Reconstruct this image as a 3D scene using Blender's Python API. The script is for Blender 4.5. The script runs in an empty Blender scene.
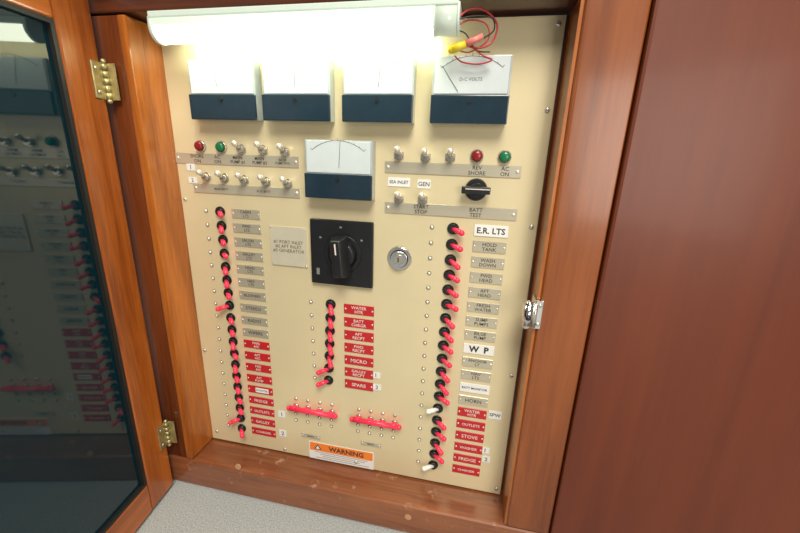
import bpy, bmesh, math, random
from mathutils import Vector, Matrix
random.seed(4)
scene=bpy.context.scene
try:
    scene.view_settings.view_transform='Standard'
except Exception: pass
COL=scene.collection

# ---------------------------------------------------------------- camera solve
PW=0.60                       # real panel width (m)
CX,CY=400.0,266.5
TL,TR,BR,BL=(159,29),(567,14),(500,495),(213,438)
def inter(a,b,c,d):
    x1,y1=a;x2,y2=b;x3,y3=c;x4,y4=d
    D=(x1-x2)*(y3-y4)-(y1-y2)*(x3-x4)
    A=x1*y2-y1*x2;B=x3*y4-y3*x4
    return ((A*(x3-x4)-(x1-x2)*B)/D,(A*(y3-y4)-(y1-y2)*B)/D)
vh=inter(TL,TR,BL,BR);vv=inter(TL,BL,TR,BR)
hx,hy=vh[0]-CX,vh[1]-CY;vx,vy=vv[0]-CX,vv[1]-CY
F=math.sqrt(-(hx*vx+hy*vy))
r=-Vector((hx,hy,F)).normalized()
d=Vector((vx,vy,F)).normalized()
n=r.cross(d)
def ray(p): return Vector(((p[0]-CX)/F,(p[1]-CY)/F,1))
def onp(p): q=ray(p); return q/(n.dot(q))
a,b,c=onp(TL),onp(TR),onp(BL)
S=PW/(b-a).length
PH=(c-a).length*S
Z0=0.067
def c2w(v): return Vector((r.dot(v),n.dot(v),-d.dot(v)))
CAM=Vector((0,0,Z0+PH))-c2w(a*S)
def W(px,py,off=0.0):
    v=c2w(ray((px,py))); t=(-off-CAM.y)/v.y
    return CAM+v*t
cd=bpy.data.cameras.new("camera");cam=bpy.data.objects.new("camera",cd);COL.objects.link(cam)
cd.sensor_width=36;cd.lens=F/800*36;cd.clip_start=0.01
R_=c2w(Vector((1,0,0)));U_=c2w(Vector((0,-1,0)));B_=c2w(Vector((0,0,-1)))
M=Matrix(((R_.x,U_.x,B_.x,CAM.x),(R_.y,U_.y,B_.y,CAM.y),(R_.z,U_.z,B_.z,CAM.z),(0,0,0,1)))
cam.matrix_world=M
scene.camera=cam

# ---------------------------------------------------------------- materials
def mat(name,col,rough=0.5,metal=0.0,noise=0.0,nscale=40,bump=0.0,emit=None,es=0,ior=None,coat=0,stretch=(1,1,1)):
    m=bpy.data.materials.new(name);m.use_nodes=True
    nt=m.node_tree;p=nt.nodes["Principled BSDF"]
    p.inputs["Roughness"].default_value=rough;p.inputs["Metallic"].default_value=metal
    if coat:
        p.inputs["Coat Weight"].default_value=coat;p.inputs["Coat Roughness"].default_value=0.12
    if ior: p.inputs["IOR"].default_value=ior
    tc=nt.nodes.new("ShaderNodeTexCoord");mp=nt.nodes.new("ShaderNodeMapping");nz=nt.nodes.new("ShaderNodeTexNoise")
    mp.inputs["Scale"].default_value=stretch
    nt.links.new(tc.outputs["Object"],mp.inputs[0]);nt.links.new(mp.outputs[0],nz.inputs["Vector"])
    nz.inputs["Scale"].default_value=nscale;nz.inputs["Detail"].default_value=5
    rp=nt.nodes.new("ShaderNodeValToRGB")
    k=noise
    rp.color_ramp.elements[0].position=0.3;rp.color_ramp.elements[1].position=0.7
    rp.color_ramp.elements[0].color=(*[x*(1-k) for x in col],1)
    rp.color_ramp.elements[1].color=(*[min(1,x*(1+k)) for x in col],1)
    nt.links.new(nz.outputs[0],rp.inputs[0]);nt.links.new(rp.outputs[0],p.inputs["Base Color"])
    if bump:
        bp=nt.nodes.new("ShaderNodeBump");bp.inputs["Strength"].default_value=bump;bp.inputs["Distance"].default_value=0.002
        nt.links.new(nz.outputs[0],bp.inputs["Height"]);nt.links.new(bp.outputs[0],p.inputs["Normal"])
    if emit:
        p.inputs["Emission Color"].default_value=(*emit,1);p.inputs["Emission Strength"].default_value=es
    return m
def wood(name,dark,light,axis='z',scale=1.0,rough=0.3,coat=0.35,worn=0.0,fine=0.25,lo=0.38,hi=0.61):
    m=bpy.data.materials.new(name);m.use_nodes=True
    nt=m.node_tree;p=nt.nodes["Principled BSDF"];L=nt.links.new
    p.inputs["Roughness"].default_value=rough
    p.inputs["Coat Weight"].default_value=coat;p.inputs["Coat Roughness"].default_value=0.12
    tc=nt.nodes.new("ShaderNodeTexCoord")
    s={'z':(1,1,0.06),'x':(0.06,1,1)}[axis]
    def nz(sc,det,dist=0.0,st=s):
        mp=nt.nodes.new("ShaderNodeMapping");mp.inputs["Scale"].default_value=st
        L(tc.outputs["Object"],mp.inputs[0])
        q=nt.nodes.new("ShaderNodeTexNoise");q.inputs["Scale"].default_value=sc*scale;q.inputs["Detail"].default_value=det
        q.inputs["Distortion"].default_value=dist
        L(mp.outputs[0],q.inputs["Vector"]);return q
    n1=nz(26,6,0.8);n2=nz(300,3);s2=tuple(0.25 if v<1 else 1 for v in s);n3=nz(7,3,0.3,s2)
    def ma(x,k,y):
        q=nt.nodes.new("ShaderNodeMath");q.operation='MULTIPLY_ADD';q.inputs[1].default_value=k
        L(x,q.inputs[0])
        if y is None:q.inputs[2].default_value=0
        else:L(y,q.inputs[2])
        return q.outputs[0]
    t=ma(n1.outputs[0],0.45,None);t=ma(n2.outputs[0],fine,t);t=ma(n3.outputs[0],0.55-fine,t)
    rp=nt.nodes.new("ShaderNodeValToRGB");e=rp.color_ramp.elements
    e[0].position=lo;e[0].color=(*dark,1);e[1].position=hi;e[1].color=(*light,1)
    mid=e.new((lo+hi)/2);mid.color=(*[(x*0.5+y*0.5) for x,y in zip(dark,light)],1)
    L(t,rp.inputs[0]);out=rp.outputs[0]
    if worn:
        q=nt.nodes.new("ShaderNodeTexNoise");q.inputs["Scale"].default_value=45;q.inputs["Detail"].default_value=8;q.inputs["Roughness"].default_value=0.65
        L(tc.outputs["Object"],q.inputs["Vector"])
        r2=nt.nodes.new("ShaderNodeValToRGB");r2.color_ramp.elements[0].position=0.60;r2.color_ramp.elements[1].position=0.68
        r2.color_ramp.elements[1].color=(worn,worn,worn,1)
        L(q.outputs[0],r2.inputs[0])
        mx=nt.nodes.new("ShaderNodeMix");mx.data_type='RGBA'
        L(r2.outputs[0],mx.inputs[0]);L(out,mx.inputs[6]);mx.inputs[7].default_value=(0.46,0.25,0.16,1);out=mx.outputs[2]
    L(out,p.inputs["Base Color"])
    bp=nt.nodes.new("ShaderNodeBump");bp.inputs["Strength"].default_value=0.05;bp.inputs["Distance"].default_value=0.001
    L(n2.outputs[0],bp.inputs["Height"]);L(bp.outputs[0],p.inputs["Normal"])
    return m
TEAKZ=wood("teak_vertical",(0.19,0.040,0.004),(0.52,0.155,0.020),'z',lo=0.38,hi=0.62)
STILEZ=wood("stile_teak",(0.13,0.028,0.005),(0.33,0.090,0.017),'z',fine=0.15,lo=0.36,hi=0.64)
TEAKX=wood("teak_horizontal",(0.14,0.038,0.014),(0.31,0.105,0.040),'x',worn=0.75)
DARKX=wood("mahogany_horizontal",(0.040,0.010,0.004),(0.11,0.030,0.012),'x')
DARKF=wood("stile_shade_vertical",(0.07,0.015,0.004),(0.19,0.046,0.011),'z')  # door's shade on the left stile put into the wood colour; reused behind panel
DARKZ=wood("mahogany_vertical",(0.090,0.0135,0.0025),(0.165,0.030,0.0055),'z',0.8,0.42,0.08,fine=0.14,lo=0.30,hi=0.70)
DOORW=wood("door_teak",(0.19,0.038,0.004),(0.50,0.135,0.016),'z',lo=0.38,hi=0.63)
DOORX=wood("door_teak_rail",(0.19,0.038,0.004),(0.50,0.135,0.016),'x')
CREAM=mat("champagne_painted_metal",(0.73,0.625,0.39),0.30,0.2,0.05,6)
PLATE=mat("brushed_silver_plate",(0.60,0.55,0.42),0.30,0.5,0.07,60,stretch=(0.1,1,1))
IVORY=mat("pale_engraved_plate",(0.70,0.65,0.50),0.35,0.3,0.03,60)
WHITE=mat("white_sticker",(0.78,0.78,0.75),0.5,0,0.02,60)
BLACK=mat("black_plastic",(0.012,0.013,0.015),0.35,0,0.1,60)
INK=mat("dark_ink",(0.04,0.035,0.03),0.6,0,0.1,60)
WINK=mat("white_ink",(0.75,0.66,0.60),0.6,0,0.02,60)
GREYP=mat("grey_print",(0.20,0.20,0.20),0.6,0,0.02,60)
REDL=mat("red_label",(0.50,0.016,0.022),0.4,0,0.08,60)
REDP=mat("red_lever_plastic",(0.82,0.035,0.080),0.28,0,0.05,60,emit=(1,0.04,0.12),es=0.10)  # faint pink glow added to plain plastic; levers are not lit
STEEL=mat("nickel",(0.66,0.62,0.54),0.25,0.85,0.08,80)
TIP=mat("polished_nickel_tip",(0.80,0.76,0.66),0.25,0.5,0.05,80)
CHROME=mat("chrome",(0.80,0.80,0.81),0.12,1.0,0.03,80)
BRASS=mat("aged_brass",(0.46,0.39,0.19),0.34,0.75,0.25,90)
GREEN=mat("green_lens",(0.01,0.16,0.06),0.2,0,0.1,60)
REDLENS=mat("red_lens",(0.25,0.012,0.015),0.2,0,0.1,60)
METERB=mat("smoked_blue_plastic",(0.014,0.030,0.045),0.16,0,0.1,60)
METERF=mat("meter_dial_white",(0.56,0.61,0.62),0.35,0,0.02,60)
METERC=mat("meter_case_clear_grey",(0.38,0.42,0.42),0.15,0,0.05,60)
GLASS=mat("smoked_teal_glass",(0.001,0.018,0.027),0.045,0,0.15,3,ior=1.58)
RUBBER=mat("black_gasket",(0.01,0.01,0.01),0.5)
ORANGE=mat("orange_print",(0.85,0.22,0.03),0.5,0,0.03,60)
LAMPH=mat("lamp_housing_white",(0.55,0.62,0.55),0.3,0,0.02,60,emit=(0.8,1.0,0.82),es=0.16)
LAMPE=mat("lamp_diffuser_glow",(0.9,1,0.9),0.4,0,0,60,emit=(0.94,1.0,0.76),es=15)
LAMPT=mat("lamp_cover_upper_glow",(0.6,0.7,0.6),0.25,0,0.02,60,emit=(0.86,1.0,0.80),es=0.60)
CAPM=mat("lamp_end_clear",(0.50,0.56,0.48),0.12,0,0.05,60,emit=(0.85,1,0.8),es=0.20)
YEL=mat("yellow_connector",(0.80,0.62,0.03),0.3,0,0.05,60)
WIRE=mat("red_wire_insulation",(0.45,0.02,0.03),0.35,0,0.05,60)
PINK=mat("pink_crimp",(0.75,0.22,0.18),0.35,0,0.05,60)
PLUG=mat("wood_plug",(0.50,0.26,0.14),0.45,0,0.2,60)
GLOVE=mat("grey_reading_ink",(0.35,0.33,0.33),0.6)
CARPET=mat("grey_carpet",(0.40,0.42,0.42),0.95,0,0.30,380,bump=0.8)

# ---------------------------------------------------------------- mesh builder
class MB:
    def __init__(s): s.bm=bmesh.new();s.mats=[]
    def mi(s,m):
        if m not in s.mats: s.mats.append(m)
        return s.mats.index(m)
    def _fin(s,old,m,smooth):
        i=s.mi(m)
        for f in s.bm.faces:
            if f not in old:
                f.material_index=i
                if smooth=='side': f.smooth=len(f.verts)==4
                else: f.smooth=bool(smooth)
    def box(s,c,sz,m,bev=0,seg=2):
        old=set(s.bm.faces)
        g=bmesh.ops.create_cube(s.bm,size=1,matrix=Matrix.Translation(c)@Matrix.Diagonal((*sz,1)))
        if bev:
            es=list({e for v in g['verts'] for e in v.link_edges})
            bmesh.ops.bevel(s.bm,geom=es,offset=bev,segments=seg,profile=0.6,affect='EDGES')
        s._fin(old,m,False);return s
    def grip(s,w0,w1,h0,h1,yb,yf,cz,m,bev=0.003):
        """tapered bar: w0 x h0 at the back (yb), w1 x h1 at the front (yf)"""
        old=set(s.bm.faces)
        g=bmesh.ops.create_cube(s.bm,size=1)
        for v in g['verts']:
            f=v.co.y<0;w,h=(w1,h1) if f else (w0,h0)
            v.co=Vector(((1 if v.co.x>0 else -1)*w/2,yf if f else yb,cz+(1 if v.co.z>0 else -1)*h/2))
        es=list({e for v in g['verts'] for e in v.link_edges})
        bmesh.ops.bevel(s.bm,geom=es,offset=bev,segments=4,profile=0.5,affect='EDGES')
        s._fin(old,m,False);return s
    def cyl(s,p0,p1,r0,m,r1=None,seg=20):
        p0=Vector(p0);p1=Vector(p1);r1=r0 if r1 is None else r1
        old=set(s.bm.faces);v=p1-p0
        q=v.to_track_quat('Z','Y').to_matrix().to_4x4()
        bmesh.ops.create_cone(s.bm,cap_ends=True,segments=seg,radius1=r0,radius2=r1,depth=v.length,matrix=Matrix.Translation((p0+p1)/2)@q)
        s._fin(old,m,'side');return s
    def sph(s,c,rad,m,sc=(1,1,1),seg=14):
        old=set(s.bm.faces)
        bmesh.ops.create_uvsphere(s.bm,u_segments=seg,v_segments=seg//2+1,radius=rad,matrix=Matrix.Translation(c)@Matrix.Diagonal((*sc,1)))
        s._fin(old,m,True);return s
    def tube(s,pts,rad,m,seg=8):
        pts=[Vector(p) for p in pts]
        q=[]
        P=[pts[0]]+pts+[pts[-1]]
        for i in range(1,len(P)-2):
            for k in range(6):
                t=k/6;a,b,c,e=P[i-1],P[i],P[i+1],P[i+2]
                q.append(0.5*((2*b)+(c-a)*t+(2*a-5*b+4*c-e)*t*t+(3*b-a-3*c+e)*t**3))
        q.append(pts[-1])
        old=set(s.bm.faces);rings=[];up=Vector((0.3,0.8,0.5))
        for i,p in enumerate(q):
            t=(q[min(i+1,len(q)-1)]-q[max(i-1,0)]).normalized()
            u=(up-t*up.dot(t)).normalized();up=u;w=t.cross(u)
            rings.append([s.bm.verts.new(p+rad*(math.cos(2*math.pi*k/seg)*u+math.sin(2*math.pi*k/seg)*w)) for k in range(seg)])
        for i in range(len(rings)-1):
            for k in range(seg):
                s.bm.faces.new((rings[i][k],rings[i][(k+1)%seg],rings[i+1][(k+1)%seg],rings[i+1][k]))
        s.bm.faces.new(rings[0][::-1]);s.bm.faces.new(rings[-1])
        s._fin(old,m,True);return s
    def prof(s,pts,x0,x1,m):
        """extrude a closed YZ profile along X"""
        old=set(s.bm.faces)
        A=[s.bm.verts.new((x0,y,z)) for y,z in pts];B=[s.bm.verts.new((x1,y,z)) for y,z in pts];k=len(pts)
        for i in range(k): s.bm.faces.new((A[i],A[(i+1)%k],B[(i+1)%k],B[i]))
        s.bm.faces.new(A[::-1]);s.bm.faces.new(B)
        s._fin(old,m,'side');return s
    def poly(s,pts,m):
        old=set(s.bm.faces)
        s.bm.faces.new([s.bm.verts.new(p) for p in pts]);s._fin(old,m,False);return s
    def text(s,txt,c,w,h,m,bold=0.0):
        me=text_mesh(txt,bold)
        xs=[v[0] for v in me[0]];ys=[v[1] for v in me[0]]
        cw=max(xs)-min(xs);ch=max(ys)-min(ys);k=min(w/cw,h/ch) if ch else w/cw
        mx=(max(xs)+min(xs))/2;my=(max(ys)+min(ys))/2
        old=set(s.bm.faces)
        vs=[s.bm.verts.new((c[0]+(x-mx)*k,c[1],c[2]+(y-my)*k)) for x,y in me[0]]
        for f in me[1]:
            try:s.bm.faces.new([vs[i] for i in f])
            except ValueError:pass
        s._fin(old,m,False);return s
    def mesh(s,name):
        me=bpy.data.meshes.new(name)
        s.bm.normal_update()
        s.bm.to_mesh(me);s.bm.free()
        for m in s.mats: me.materials.append(m)
        return me
_tc={}
def text_mesh(t,bold=0.0):
    if (t,bold) in _tc: return _tc[(t,bold)]
    cu=bpy.data.curves.new("t",'FONT');cu.body=t;cu.size=1;cu.align_x='CENTER';cu.resolution_u=2;cu.space_line=0.95;cu.offset=bold
    o=bpy.data.objects.new("t",cu);COL.objects.link(o);bpy.context.view_layer.update()
    ev=o.evaluated_get(bpy.context.evaluated_depsgraph_get());me=ev.to_mesh()
    res=([(v.co.x,v.co.y) for v in me.vertices],[tuple(p.vertices) for p in me.polygons])
    ev.to_mesh_clear();bpy.data.objects.remove(o);bpy.data.curves.remove(cu)
    _tc[(t,bold)]=res;return res
WL={}
def obj(name,data,loc,parent=None,label=None,category=None,kind=None,group=None):
    o=bpy.data.objects.new(name,data);COL.objects.link(o);loc=Vector(loc)
    WL[o.name]=loc
    if parent: o.parent=parent;o.location=loc-WL[parent.name]
    else:o.location=loc
    if label:o["label"]=label
    if category:o["category"]=category
    if kind:o["kind"]=kind
    if group:o["group"]=group
    return o

# ---------------------------------------------------------------- structure
FD=0.060   # depth of the frame in front of the panel
GAP=0.004
xr=(W(655,0,FD).x+W(548,533,FD).x)/2
TOPZ=Z0+PH
obj("floor",MB().box((0.5,-1.0,-0.02),(4,3.2,0.04),CARPET).mesh("floor"),(0,0,0),kind="structure")
obj("wall_right",MB().box((0.75,0.0,0.9),(1.5,0.06,1.8),DARKZ,0.004).mesh("wall_right"),(xr+0.001,-FD+0.025,0.0),kind="structure")
obj("wall_left",MB().box((-0.5,0.0,0.9),(1.0,0.06,1.8),DARKZ).mesh("wall_left"),(-0.0905,-FD+0.035,0.0),kind="structure")

cab=obj("wooden_cabinet",None,(PW/2,0,0),label="varnished teak cabinet frame recessed around an electrical panel",category="cabinet")
y0,y1=-FD,0.03;ym=(y0+y1)/2;yd=y1-y0
hh=TOPZ-Z0+0.002
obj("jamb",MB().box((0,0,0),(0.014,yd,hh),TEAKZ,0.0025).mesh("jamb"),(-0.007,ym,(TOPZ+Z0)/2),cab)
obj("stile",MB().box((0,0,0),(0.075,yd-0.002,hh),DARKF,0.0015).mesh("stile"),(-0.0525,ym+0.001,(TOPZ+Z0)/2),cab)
rw=xr-(PW+GAP+0.004)
obj("jamb",MB().box((0,0,0),(0.004,yd-0.004,hh),TEAKZ).mesh("jamb"),(PW+GAP+0.002,ym+0.002,(TOPZ+Z0)/2),cab)
obj("stile",MB().box((0,0,0),(rw,yd,hh),STILEZ,0.005,3).mesh("stile"),(PW+GAP+0.004+rw/2,ym,(TOPZ+Z0)/2),cab)
obj("header_rail",MB().box((0,0,0),(xr+0.09,yd,0.25),DARKX,0.003).mesh("header_rail"),((xr-0.09)/2,ym,TOPZ+0.0035+0.125),cab)
mb=MB().box((0,0,0),(xr+0.09,yd,Z0-0.003),TEAKX,0.006,3)
for px,py in ((238,467),(408,517)):
    p=W(px,py,FD);mb.cyl((p.x-(xr-0.09)/2,-yd/2-0.0006,p.z-(Z0-0.003)/2),(p.x-(xr-0.09)/2,-yd/2+0.002,p.z-(Z0-0.003)/2),0.006,PLUG)
obj("bottom_rail",mb.mesh("bottom_rail"),((xr-0.09)/2,ym,(Z0-0.003)/2),cab)
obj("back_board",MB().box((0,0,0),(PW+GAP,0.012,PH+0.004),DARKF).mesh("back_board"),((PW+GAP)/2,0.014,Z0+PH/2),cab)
# catch, screwed to the jamb edge and projecting over the opening
p=W(533,316,FD+0.008)
mb=MB()
mb.box((-0.0015,0.012,0),(0.003,0.028,0.042),CHROME,0.001).box((0.003,-0.0015,0),(0.010,0.003,0.042),CHROME,0.001)
mb.box((-0.010,0.004,0.002),(0.014,0.020,0.020),CHROME,0.005,4)
mb.cyl((-0.011,-0.006,-0.015),(-0.011,-0.006,0.015),0.0065,CHROME).sph((-0.011,-0.006,0.015),0.0065,CHROME).sph((-0.011,-0.006,-0.015),0.0065,CHROME)
mb.cyl((-0.002,-0.004,-0.018),(-0.002,-0.004,0.018),0.0035,STEEL)
for s_ in(-1,1): mb.sph((0.004,-0.003,s_*0.014),0.003,STEEL,(1,.5,1))
mb.sph((-0.011,-0.012,-0.002),0.004,BLACK)
obj("door_catch",mb.mesh("door_catch"),(PW+GAP,-FD,p.z),cab,label="chrome roller door catch")

# ---------------------------------------------------------------- door
H0=Vector((-0.043,-FD-0.010,0));ang=math.atan2(-0.9918,0.1275)
u=Vector((math.cos(ang),math.sin(ang),0));N=Vector((-u.y,u.x,0))
def UD(px,py):
    v=c2w(ray((px,py)));t=(H0-CAM).dot(N)/v.dot(N);P=CAM+v*t
    return (P-H0).dot(u),P.z
g1=UD(57,20);g2=UD(147,487)
sg=(g1[0]+g2[0])/2
gt,gb=g1[1],g2[1];DL=0.70;SWD=max(0.035,sg);dt=0.022
zb=max(0.006,gb-SWD);zt=gt+SWD
door=obj("cabinet_door",None,(H0.x,H0.y,zb),label="open teak cabinet door with smoked glass pane",category="door")
door.rotation_euler=(0,0,ang)
def dpart(name,mb,loc,**k):
    o=bpy.data.objects.new(name,mb.mesh(name));COL.objects.link(o);o.parent=door
    o.location=(loc[0],loc[1],loc[2]-zb)
    for a_,b_ in k.items():o[a_]=b_
    return o
hz=(zt+zb)/2
dpart("stile",MB().box((0,0,0),(SWD,dt,zt-zb),DOORW,0.006,4),(SWD/2,-dt/2,hz))
dpart("stile",MB().box((0,0,0),(SWD,dt,zt-zb),DOORW,0.006,4),(DL-SWD/2,-dt/2,hz))
dpart("rail",MB().box((0,0,0),(DL-2*SWD,dt,SWD),DOORX,0.004,3),(DL/2,-dt/2,zt-SWD/2))
dpart("rail",MB().box((0,0,0),(DL-2*SWD,dt,SWD),DOORX,0.004,3),(DL/2,-dt/2,zb+SWD/2))
gw=DL-2*SWD;gh=zt-zb-2*SWD
dpart("glass_pane",MB().box((0,0,0),(gw+0.004,0.005,gh+0.004),GLASS),(DL/2,-0.010,hz),label="smoked dark teal glass pane")
mb=MB()
for sx in(-1,1):mb.box((sx*(gw/2-0.003),0,0),(0.006,0.006,gh),RUBBER)
for sz in(-1,1):mb.box((0,0,sz*(gh/2-0.003)),(gw-0.012,0.006,0.006),RUBBER)
dpart("gasket",mb,(DL/2,-0.0045,hz))
for (hx1,hy1) in ((110,83),(173,430)):
    z=W(hx1,hy1,FD).z
    mb=MB()
    mb.box((0.010,0.0012,0),(0.020,0.0024,0.050),BRASS,0.001)
    mb.box((-0.0035,0.009,0),(0.0024,0.018,0.050),BRASS,0.001)
    for k in(-2,-1,0,1,2): mb.cyl((0.0,0.004,k*0.0098-0.0045),(0.0,0.004,k*0.0098+0.0045),0.0038,BRASS,seg=14)
    mb.sph((0,0.004,0.027),0.0038,BRASS).sph((0,0.004,-0.027),0.0038,BRASS)
    for s_ in(-1,1):
        mb.sph((0.013,0.0024,s_*0.016),0.003,STEEL,(1,.45,1)).sph((-0.0047,0.014,s_*0.016),0.0028,STEEL,(.45,1,1))
    dpart("hinge",mb,(0.0,0.0,z),label="aged brass hinge")

# ---------------------------------------------------------------- electrical panel
pan=obj("electrical_panel",None,(PW/2,0,Z0),label="cream metal electrical breaker panel with meters and red-lever switches",category="electrical panel")
obj("faceplate",MB().box((0,0,0),(PW,0.004,PH-0.001),CREAM,0.0008).mesh("faceplate"),(PW/2,0.002+0.0003,Z0+PH/2),pan,label="cream painted metal faceplate")
def at(px,py,off=0): 
    p=W(px,py,off);return Vector((p.x,0,p.z))
def lerp(a,b,t):return a+(b-a)*t

sc=MB().cyl((0,0,0),(0,-0.0008,0),0.0036,STEEL,seg=12).sph((0,-0.0006,0),0.0032,TIP,(1,.5,1),10).box((0,-0.0022,0),(0.0045,0.0006,0.0007),INK).mesh("screw")
sc2=MB().cyl((0,0,0),(0,-0.0005,0),0.0034,INK,seg=12).sph((0,-0.0004,0),0.0028,TIP,(1,.8,1),10).mesh("rivet")
def screw(p,big=True): obj("screw" if big else "rivet",sc if big else sc2,p,pan)
for q in ((560,24),(550,110),(535,227),(514,376),(497,489),(356,462) ,(285,449),(217,431),(204,350),(183,199)):
    p=at(*q);p.x=min(max(p.x,0.008),PW-0.008);p.z=max(p.z,Z0+0.008);screw(p)

def meter(x0,x1,z0,z1,text=None,ang_=0.5):
    w=x1-x0;h=z1-z0;c=((x0+x1)/2,0,(z0+z1)/2);dp=0.020;bh=h*0.43
    body=MB().box((0,-dp/2,0),(w,dp,h),METERC,0.002)
    m=obj("analog_meter",body.mesh("analog_meter"),c,pan)
    f=MB();fh=h-bh
    f.box((0,0,0),(w-0.006,0.0012,fh-0.003),METERF,0.0005)
    R=w*0.62;cz=-fh*0.5-w*0.17
    N_=24;yy=-0.0009
    for i in range(N_):
        a0=math.radians(128-76*i/N_);a1=math.radians(128-76*(i+1)/N_)
        ra,rb=R,R+0.0007
        f.poly([(rb*math.cos(a0),yy,cz+rb*math.sin(a0)),(ra*math.cos(a0),yy,cz+ra*math.sin(a0)),(ra*math.cos(a1),yy,cz+ra*math.sin(a1)),(rb*math.cos(a1),yy,cz+rb*math.sin(a1))],INK)
    for i in range(11):
        a0=math.radians(128-76*i/10);l=0.004 if i%5==0 else 0.0022;tw=0.0003
        cx,sx=math.cos(a0),math.sin(a0)
        f.poly([((R)*cx-tw*sx,yy,cz+R*sx+tw*cx),((R)*cx+tw*sx,yy,cz+R*sx-tw*cx),((R+l)*cx+tw*sx,yy,cz+(R+l)*sx-tw*cx),((R+l)*cx-tw*sx,yy,cz+(R+l)*sx+tw*cx)],INK)
    if text:f.text(text,(0,yy,-fh*0.10),w*0.36,0.0042,INK)
    obj("dial_face",f.mesh("dial_face"),(c[0],-dp-0.0004,z1-fh/2),m)
    a0=math.radians(128-76*ang_)
    nd=MB().cyl(((R*0.42)*math.cos(a0),0,cz+R*0.42*math.sin(a0)),((R+.002)*math.cos(a0),0,cz+(R+.002)*math.sin(a0)),0.0003,INK,seg=6)
    obj("needle",nd.mesh("needle"),(c[0],-dp-0.0022,z1-fh/2),m)
    cv=MB().box((0,0,0),(w+0.001,0.006,bh),METERB,0.0015)
    cv.cyl((0,-0.003,bh*0.28),(0,-0.0042,bh*0.28),0.0028,BLACK,seg=14)
    obj("lower_cover",cv.mesh("lower_cover"),(c[0],-dp-0.001,z0+bh/2),m,label="smoked blue-black lower meter cover")
mz1=W(470,55,.02).z;mz0=W(470,124,.02).z
for i,(a0,b0) in enumerate(((192,256),(264,330),(343,413),(431,508))):
    meter(W(a0,107,.02).x,W(b0,107,.02).x,mz0,mz1,"D-C VOLTS" if i==3 else None,[.35,.5,.55,.02][i])
meter(W(306,185,.02).x,W(372,185,.02).x,W(339,199,.02).z,W(339,140,.02).z,None,.55)

# toggle switch
tb=MB().cyl((0,0,0),(0,-0.0018,0),0.0082,STEEL,seg=6).cyl((0,-0.0018,0),(0,-0.008,0),0.0056,STEEL,seg=16).mesh("toggle_switch")
def leverm(dx,dz):
    e=(dx*0.018,-0.020,dz*0.018)
    return MB().cyl((0,-0.005,0),e,0.0026,STEEL,0.0042,14).sph(e,0.0046,TIP,(1,1,1),12).mesh("lever")
lup=leverm(0.05,0.45)
def toggle(px,py,m):
    p=at(px,py,.008);o=obj("toggle_switch",tb,p,pan);obj("lever",m,p,o)
for q in ((239,149),(261,150),(283,152)): toggle(*q,lup)
for q in ((204,177),(222,178),(242,180),(264,182),(286,184)): toggle(*q,lup)
for q in ((398,155),(425,157),(450,157)): toggle(*q,lup)
for q in ((398,199),(422,200)): toggle(*q,lup)
def indicator(px,py,m,nm):
    p=at(px,py,.005)
    o=obj("indicator_light",MB().cyl((0,0,0),(0,-0.004,0),0.0098,STEEL,0.0088,20).cyl((0,-0.004,0),(0,-0.0048,0),0.0080,BLACK,seg=20).mesh("indicator_light"),p,pan,label=nm+" indicator lamp in nickel bezel")
    obj("lens",MB().cyl((0,-0.004,0),(0,-0.007,0),0.0074,m,seg=20).sph((0,-0.007,0),0.0074,m,(1,.4,1),16).mesh("lens"),p,o)
indicator(199,146,REDLENS,"red");indicator(220,147,GREEN,"green");indicator(477,156,REDLENS,"red");indicator(505,157,GREEN,"green")

def strip(pl,pr,hpx,texts,name="legend_strip"):
    a_,b_=at(*pl),at(*pr);zc=(a_.z+b_.z)/2;w=b_.x-a_.x
    cm=((pl[0]+pr[0])/2,(pl[1]+pr[1])/2);h=abs(at(cm[0],cm[1]-hpx/2).z-at(cm[0],cm[1]+hpx/2).z)
    m=MB().box((0,-0.0006,0),(w,0.0012,h),PLATE,0.0004,1)
    for s_ in(-1,1):m.sph((s_*(w/2-0.005),-0.0012,0),0.0028,TIP,(1,.5,1),10)
    xm=(a_.x+b_.x)/2
    for px,t in texts:
        x=at(px,cm[1]).x-xm
        m.text(t,(x,-0.00135,0),0.026,h*0.78,INK,0.01)
    obj(name,m.mesh(name),(xm,0,zc),pan)
strip((176,157),(299,163),11,[(198,"SHORE\nON"),(218,"AC\nON"),(238,"MAIN\nPUMP #1"),(260,"MAIN\nPUMP #2"),(283,"BILGE\nPUMP FWD")])
strip((194,187),(300,194),9.5,[(222,"MAIN BATT"),(264,"AUX BATT")])
strip((385,166),(521,173),12,[(477,"REV\nSHORE"),(505,"AC\nON")])
strip((385,208),(517,214),11.5,[(421,"START\nSTOP"),(476,"BATT\nTEST")])
def sticker(px,py,wpx,hpx,t,name="sticker",m=WHITE,yo=-0.0002):
    c0=at(px,py);w=at(px+wpx/2,py).x-at(px-wpx/2,py).x;h=at(px,py-hpx/2).z-at(px,py+hpx/2).z
    k=MB().box((0,-0.0003,0),(w,0.0006,h),m,0)
    if t:k.text(t,(0,-0.0008,0),w*.86,h*.6,INK,0.015)
    c0.y=yo;obj(name,k.mesh(name),c0,pan)
sticker(399,182,22,9,"SEA INLET");sticker(424,184,13,9,"GEN")
sticker(191,167,8,7,"1");sticker(193,180,8,6,"2")

w=at(307,246).x-at(271,246).x;h=at(289,227).z-at(289,266).z
m=MB().box((0,-0.001,0),(w,0.002,h),IVORY,0.0006)
m.text("#1 PORT INLET\n#2 AFT INLET\n#3 GENERATOR",(0,-0.0022,0),w*.86,h*.5,INK)
for sx in(-1,1):
    for sz in(-1,1):m.sph((sx*(w/2-.003),-0.002,sz*(h/2-.003)),0.0012,STEEL,(1,.5,1),8)
obj("instruction_plate",m.mesh("instruction_plate"),at(289,246.5),pan,label="pale engraved plate with three lines")

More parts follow.
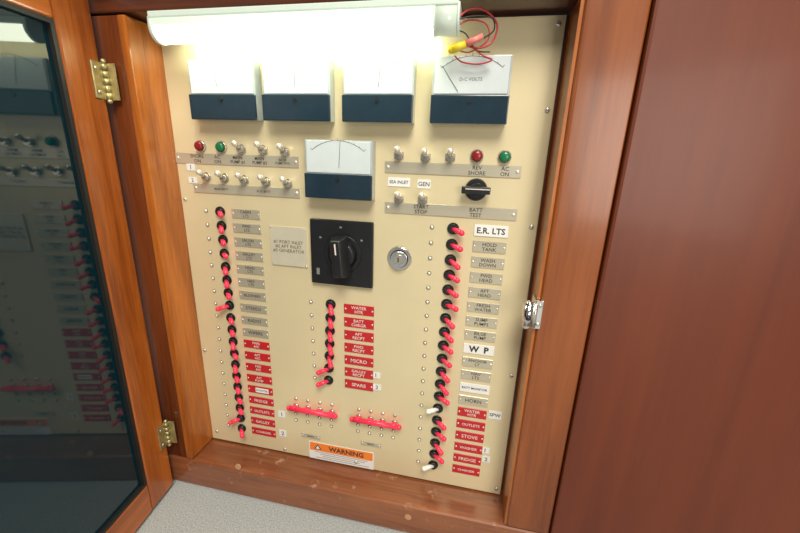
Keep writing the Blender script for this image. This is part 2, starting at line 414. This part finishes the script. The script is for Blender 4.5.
# main selector
cc=at(341,254,.008);w=W(372,254,.008).x-W(310,254,.008).x;h=W(341,222,.008).z-W(341,287,.008).z
m=MB().box((0,-0.004,0),(w,0.008,h),BLACK,0.0025,3)
m.box((-w*.38,-0.0083,-h*.30),(w*.05,0.0006,h*.10),GREYP)
for a_ in (35,90,145):
    q=math.radians(a_);m.box((math.cos(q)*w*.40,-0.0083,math.sin(q)*h*.40),(w*.035,0.0006,h*.025),GREYP)
sw=obj("selector_switch",m.mesh("selector_switch"),cc,pan,label="large black rotary power selector switch")
hc=cc+Vector((0.003,0,0))
obj("dial",MB().cyl((0,-0.008,0),(0,-0.0095,0),w*.30,BLACK,w*.29,36).mesh("dial"),hc,sw)
m=MB().cyl((0,-0.0095,0),(0,-0.018,0),w*.235,BLACK,w*.18,32)
m.grip(w*.28,w*.15,h*.62,h*.54,-0.013,-0.038,-h*.02,BLACK,0.003)
m.box((0,-0.0382,h*.13),(0.0022,0.0006,h*.16),WINK)
kb=obj("handle",m.mesh("handle"),hc,sw);kb.rotation_euler=(0,math.radians(-5),0)
cc=at(476,190,.006);rr=(W(492,190,.006).x-W(460,190,.006).x)/2
rs=obj("rotary_switch",MB().cyl((0,0,0),(0,-0.005,0),rr*.72,BLACK,rr*.66,28).mesh("rotary_switch"),cc,pan,label="small black rotary test switch")
m=MB().cyl((0,-0.005,0),(0,-0.014,0),rr*.5,BLACK,rr*.42,20).box((0,-0.014,0),(rr*1.8,0.009,rr*.46),BLACK,0.002,2).box((rr*.1,-0.0187,rr*.08),(rr*1.5,0.0005,0.0012),WINK)
obj("handle",m.mesh("handle"),cc,rs)
# key lock
cc=at(399,259,.004)
m=MB().cyl((0,0,0),(0,-0.003,0),0.0205,CHROME,0.0185,36).cyl((0,-0.003,0),(0,-0.0032,0),0.0150,INK,seg=32).cyl((0,-0.003,0),(0,-0.010,0),0.0143,CHROME,0.0128,30)
kl=obj("key_lock",m.mesh("key_lock"),cc,pan,label="round chrome key switch lock")
obj("keyway",MB().cyl((0,-0.0099,0),(0,-0.0104,0),0.0090,STEEL,0.0086,24).box((0,-0.0106,0),(0.0016,0.0006,0.0075),BLACK).mesh("keyway"),cc,kl)

# breakers
collar=MB().cyl((0,0,0),(0,-0.002,0),0.0092,BLACK,0.0090,20).cyl((0,-0.002,0),(0,-0.0055,0),0.0078,BLACK,0.0066,20).mesh("circuit_breaker")
def blever(dx,dz,col,ln=0.016):
    e=Vector((dx,-1,dz)).normalized()*ln;k=Vector((0,-0.003,0))
    return MB().cyl(k,e,0.0034,col,0.0044,14).sph(e,0.0046,col,(1,1,1),14).mesh("lever")
LON=[blever(0.75,-0.25,REDP,.017),blever(0.62,-0.45,REDP,.018),blever(0.9,-0.1,REDP,.018)]
LONR=[blever(1.0,-0.25,REDP,0.020),blever(0.85,-0.45,REDP,0.021),blever(1.15,-0.12,REDP,0.021)]
LONM=[blever(0.45,-0.6,REDP,0.020),blever(0.55,-0.7,REDP,0.021)]
LOFF=[blever(-1.1,-0.3,REDP,0.021)]
LWH=[blever(-1.1,0.0,WHITE,0.021)]
def breaker(p,st):
    o=obj("circuit_breaker",collar,p,pan);obj("lever",random.choice({0:LOFF,1:LON,2:LWH,3:LONR,4:LONM}[st]),p,o)
def label(p,w,h,t,kind):
    base={'m':PLATE,'r':REDL,'w':WHITE,'s':REDL}[kind];ink={'m':INK,'r':WINK,'w':INK,'s':INK}[kind]
    m=MB().box((0,-0.0006,0),(w,0.0012,h),base,0.0003,1)
    if kind!='w':
        for s_ in(-1,1):m.sph((s_*(w/2-0.0028),-0.001,0),0.0019,TIP,(1,.5,1),8)
    yt=-0.00135
    if kind=='s': m.box((w*.08,-0.0014,0),(w*.52,0.0006,h*.62),WHITE);yt=-0.0018
    tw,th={'w':(.86,.54),'s':(.46,.4),'m':(.62,.4),'r':(.62,.4)}[kind]
    if '\n' in t: th=.74
    bd=0.045 if t.startswith("W  P") else (0.025 if kind=='w' else 0.01)
    if t.startswith("W  P"): th=.66
    m.text(t,(w*.08 if kind=='s' else 0,yt,0),w*tw,h*th,ink,bd)
    obj("label_plate",m.mesh("label_plate"),p,pan)
def column(b0,b1,l0,l1,wpx,hpx,rows,s0,s1,offs,whites=(),on=1):
    B0,B1=at(*b0,.004),at(*b1,.004);L0,L1=at(*l0),at(*l1);S0,S1=at(*s0),at(*s1)
    w=at(l0[0]+wpx/2,l0[1]).x-at(l0[0]-wpx/2,l0[1]).x;h=at(l0[0],l0[1]-hpx/2).z-at(l0[0],l0[1]+hpx/2).z
    n_=len(rows)
    for i,(t,k) in enumerate(rows):
        q=i/(n_-1)
        z=lerp(B0.z,B1.z,q);zl=lerp(L0.z,L1.z,q)
        breaker(Vector((lerp(B0.x,B1.x,q),0,z)),2 if i in whites else (0 if i in offs else on))
        label(Vector((lerp(L0.x,L1.x,q),0,zl)),w,h,t,k)
        screw(Vector((lerp(S0.x,S1.x,q),0,z)),False)
rowsL=[("CABIN\nLTS",'m'),("FWD\nLTS",'m'),("SALON\nLTS",'m'),("GALLEY\nLTS",'m'),("HEAD\nLTS",'m'),("NAV\nLTS",'m'),("BLOWERS",'m'),("STEREO",'m'),("RADIO",'m'),("WIPERS",'m'),
 ("FWD\nA/C",'r'),("AFT\nA/C",'r'),("MID\nA/C",'r'),("A/C\nPUMP",'r'),("INVERTER",'s'),("FRIDGE",'r'),("OUTLETS",'r'),("GALLEY",'r'),("CHARGER",'r')]
column((219,212),(241,429),(246,214),(264,432),28,9.3,rowsL,(206,210),(229,431),(7,17))
rowsR=[("E.R. LTS",'w'),("HOLD\nTANK",'m'),("WASH\nDOWN",'m'),("FWD\nHEAD",'m'),("AFT\nHEAD",'m'),("FRESH\nWATER",'m'),("SUMP\nPUMPS",'m'),("BILGE\nPUMP",'m'),("W  P",'w'),("ANCHOR\nLT",'m'),("NAV\nLTS",'m'),("BATT MONITOR",'w'),("HORN",'m'),
 ("WATER\nHTR",'r'),("OUTLETS",'r'),("STOVE",'r'),("WASHER",'r'),("FRIDGE",'r'),("CHARGER",'r')]
column((453,229),(433,466),(491,231),(466,470),34,11.5,rowsR,(432,227),(418,463),(),(13,18),on=3)
rowsM=[("WATER\nHTR",'r'),("BATT\nCHRGR",'r'),("AFT\nRECPT",'r'),("FWD\nRECPT",'r'),("MICRO",'r'),("GALLEY\nRECPT",'r'),("SPARE",'r')]
column((330,305),(328,381),(359,310),(359,385),30,9.5,rowsM,(311,303),(315,379),(5,6),on=4)
sticker(495,415,13,8,"SPW");sticker(485,450,9,6,"1");sticker(486,459,8,6,"2")
sticker(376,375,9,6,"1");sticker(377,387,8,6,"2")
sticker(282,414,7,6,"1");sticker(283,433,7,6,"2")
# ganged breakers
for (xa,ya,xb,yb) in ((295,408,331,414),(358,419,394,425)):
    A,B=at(xa,ya,.006),at(xb,yb,.006)
    z=(A.z+B.z)/2
    m=MB()
    for k in range(4):
        x=lerp(0,B.x-A.x,k/3);m.cyl((x,0,0.001),(x,-0.003,0.001),0.0058,STEEL,0.0050,18)
    g=obj("ganged_breaker",m.mesh("ganged_breaker"),Vector((A.x,0,z)),pan,label="four-pole breaker with joined red levers")
    for k in range(4):
        x=lerp(A.x,B.x,k/3)
        obj("lever",MB().cyl((0,-0.002,0.001),(0,-0.009,0.001),0.0048,REDP,0.0058,14).sph((0,-0.0095,0.001),0.0066,REDP,(1.2,.9,.85),14).mesh("lever"),Vector((x,0,z)),g)
        screw(Vector((x,0,z+0.0165)));screw(Vector((x-0.002,0,z-0.018)),False);screw(Vector((x-0.002,0,z-0.033)),False)
    obj("tie_bar",MB().cyl((-0.010,-0.0105,0.001),(B.x-A.x+0.010,-0.0105,0.001),0.0050,REDP,seg=14).sph((-0.010,-0.0105,0.001),0.0052,REDP).sph((B.x-A.x+0.010,-0.0105,0.001),0.0052,REDP).mesh("tie_bar"),Vector((A.x,0,z)),g)
for q,t in (((311,436),"MAIN"),((371,444),"MAIN")):
    c0=at(*q);label(c0,0.040,0.010,t,'m')
# warning label
c0=at(341,455);w=at(373,455).x-at(309,455).x;h=at(341,447).z-at(341,463.5).z
m=MB().box((0,-0.0003,0),(w,0.0006,h),WHITE)
m.box((0,-0.0007,h*.24),(w*.97,0.0004,h*.46),ORANGE)
m.text("WARNING",(w*.08,-0.0011,h*.24),w*.6,h*.28,INK,0.03)
m.poly([(-w*.42,-0.0011,h*.10),(-w*.30,-0.0011,h*.10),(-w*.36,-0.0011,h*.40)],INK)
m.poly([(-w*.395,-0.0013,h*.13),(-w*.325,-0.0013,h*.13),(-w*.36,-0.0013,h*.33)],WHITE)
for k in range(4): m.box((0.0+w*.02*(k%2),-0.0007,-h*(.06+.11*k)),(w*(.82-.12*(k%3)),0.0004,h*.035),GLOVE)
obj("warning_label",m.mesh("warning_label"),c0,pan,label="orange and white warning sticker")

# ---------------------------------------------------------------- lamp
LO=0.046
xa=W(150,30,LO+.015).x;xb=W(459,25,LO+.015).x
zt_=TOPZ+0.002;L=xb-xa
o0=Vector(((xa+xb)/2,-LO,zt_))
lamp=obj("fluorescent_lamp",None,o0,label="glowing white fluorescent strip lamp mounted under the header",category="lamp")
def oval(ry,rz,cz,top,k=28):
    pts=[]
    for i in range(k+1):
        a_=math.pi+math.pi*i/k
        pts.append((ry*math.cos(a_),cz+rz*math.sin(a_)))
    pts.append((ry*0.96,top));pts.append((-ry*0.96,top));return pts
def ribbed():
    f=[];z=-0.0175
    k=0
    while z<-0.008:
        f.append((-0.0172-(0.0005 if k%2 else 0),z));z+=0.0008;k+=1
    return [(x,z) for x,z in f]+[(-y_,z_) for y_,z_ in reversed(f)]
obj("lamp_housing",MB().box((0,0,-0.004),(L-0.004,0.037,0.008),LAMPH,0.0015).mesh("lamp_housing"),o0,lamp)
obj("diffuser",MB().prof(oval(0.0172,0.018,-0.018,-0.017),-L/2+0.006,L/2-0.030,LAMPE).prof(ribbed(),-L/2+0.006,L/2-0.030,LAMPT).mesh("diffuser"),o0,lamp,label="glowing translucent tube cover")
obj("end_cap",MB().prof(oval(0.0180,0.0190,-0.018,-0.006),-L/2,-L/2+0.006,CAPM).mesh("end_cap"),o0,lamp)
e=MB().prof(oval(0.0176,0.0184,-0.018,-0.006),L/2-0.030,L/2-0.003,CAPM).prof(oval(0.0182,0.0190,-0.018,-0.005),L/2-0.003,L/2,LAMPH).prof(oval(0.0181,0.0189,-0.018,-0.006),L/2-0.0315,L/2-0.029,LAMPH)
obj("end_cap",e.mesh("end_cap"),o0,lamp,label="clear plastic end cap")
WP=W
def rel(ps,o0):return [p-o0 for p in ps]
def wire(pts,rad,m,lab=None):
    obj("wire",MB().tube(rel([W(*q) for q in pts],o0),rad,m).mesh("wire"),o0,lamp,label=lab)
wire([(455,22,.05),(468,10,.045),(484,10,.04),(497,24,.035),(492,42,.035),(478,48,.04),(462,44,.04)],0.0012,WIRE,"thin red wire")
wire([(470,45,.04),(482,55,.034),(492,60,.032),(478,64,.032),(462,62,.032),(455,56,.032)],0.0010,WIRE,"thin red wire")
wire([(456,20,.05),(474,16,.045),(492,18,.04),(494,30,.035),(484,38,.04)],0.0009,RUBBER,"thin black wire")
wire([(457,26,.048),(470,20,.042),(486,24,.038),(488,40,.036),(470,52,.038),(458,50,.042)],0.0009,WIRE,"thin red wire")
wire([(456,30,.046),(466,34,.04),(476,50,.036),(490,52,.034)],0.0008,RUBBER,"thin black wire")
a_,b_,c_=rel([WP(452,49,.045),WP(466,44,.045),WP(483,36,.045)],o0)
obj("wire_connector",MB().cyl(a_,b_,0.0060,YEL,0.004,16).sph(a_,0.0060,YEL).mesh("wire_connector"),o0,lamp,label="yellow twist wire connector")
obj("wire_connector",MB().cyl(b_,c_,0.0044,PINK,0.0034,14).mesh("wire_connector"),o0,lamp,label="pink crimp wire connector")

# ---------------------------------------------------------------- lights
def area(name,loc,target,size,power,col):
    l=bpy.data.lights.new(name,'AREA');l.size=size;l.energy=power;l.color=col
    o=bpy.data.objects.new(name,l);COL.objects.link(o);o.location=loc
    o.rotation_euler=(Vector(target)-Vector(loc)).to_track_quat('-Z','Y').to_euler()
area("overhead_fill_light",(0.8,-1.4,2.2),(0.25,0,0.3),0.9,56,(1,0.95,0.84))  # unseen fill from above, added to lift the panel's lower part
area("side_area_light",(1.3,-1.5,0.7),(0.4,0,0.1),0.7,10,(1,0.92,0.82))  # low area light from the right, aimed at the panel's foot
w_=bpy.data.worlds.new("world");scene.world=w_;w_.use_nodes=True
bg=w_.node_tree.nodes["Background"];bg.inputs[0].default_value=(0.82,0.86,0.84,1);bg.inputs[1].default_value=0.22
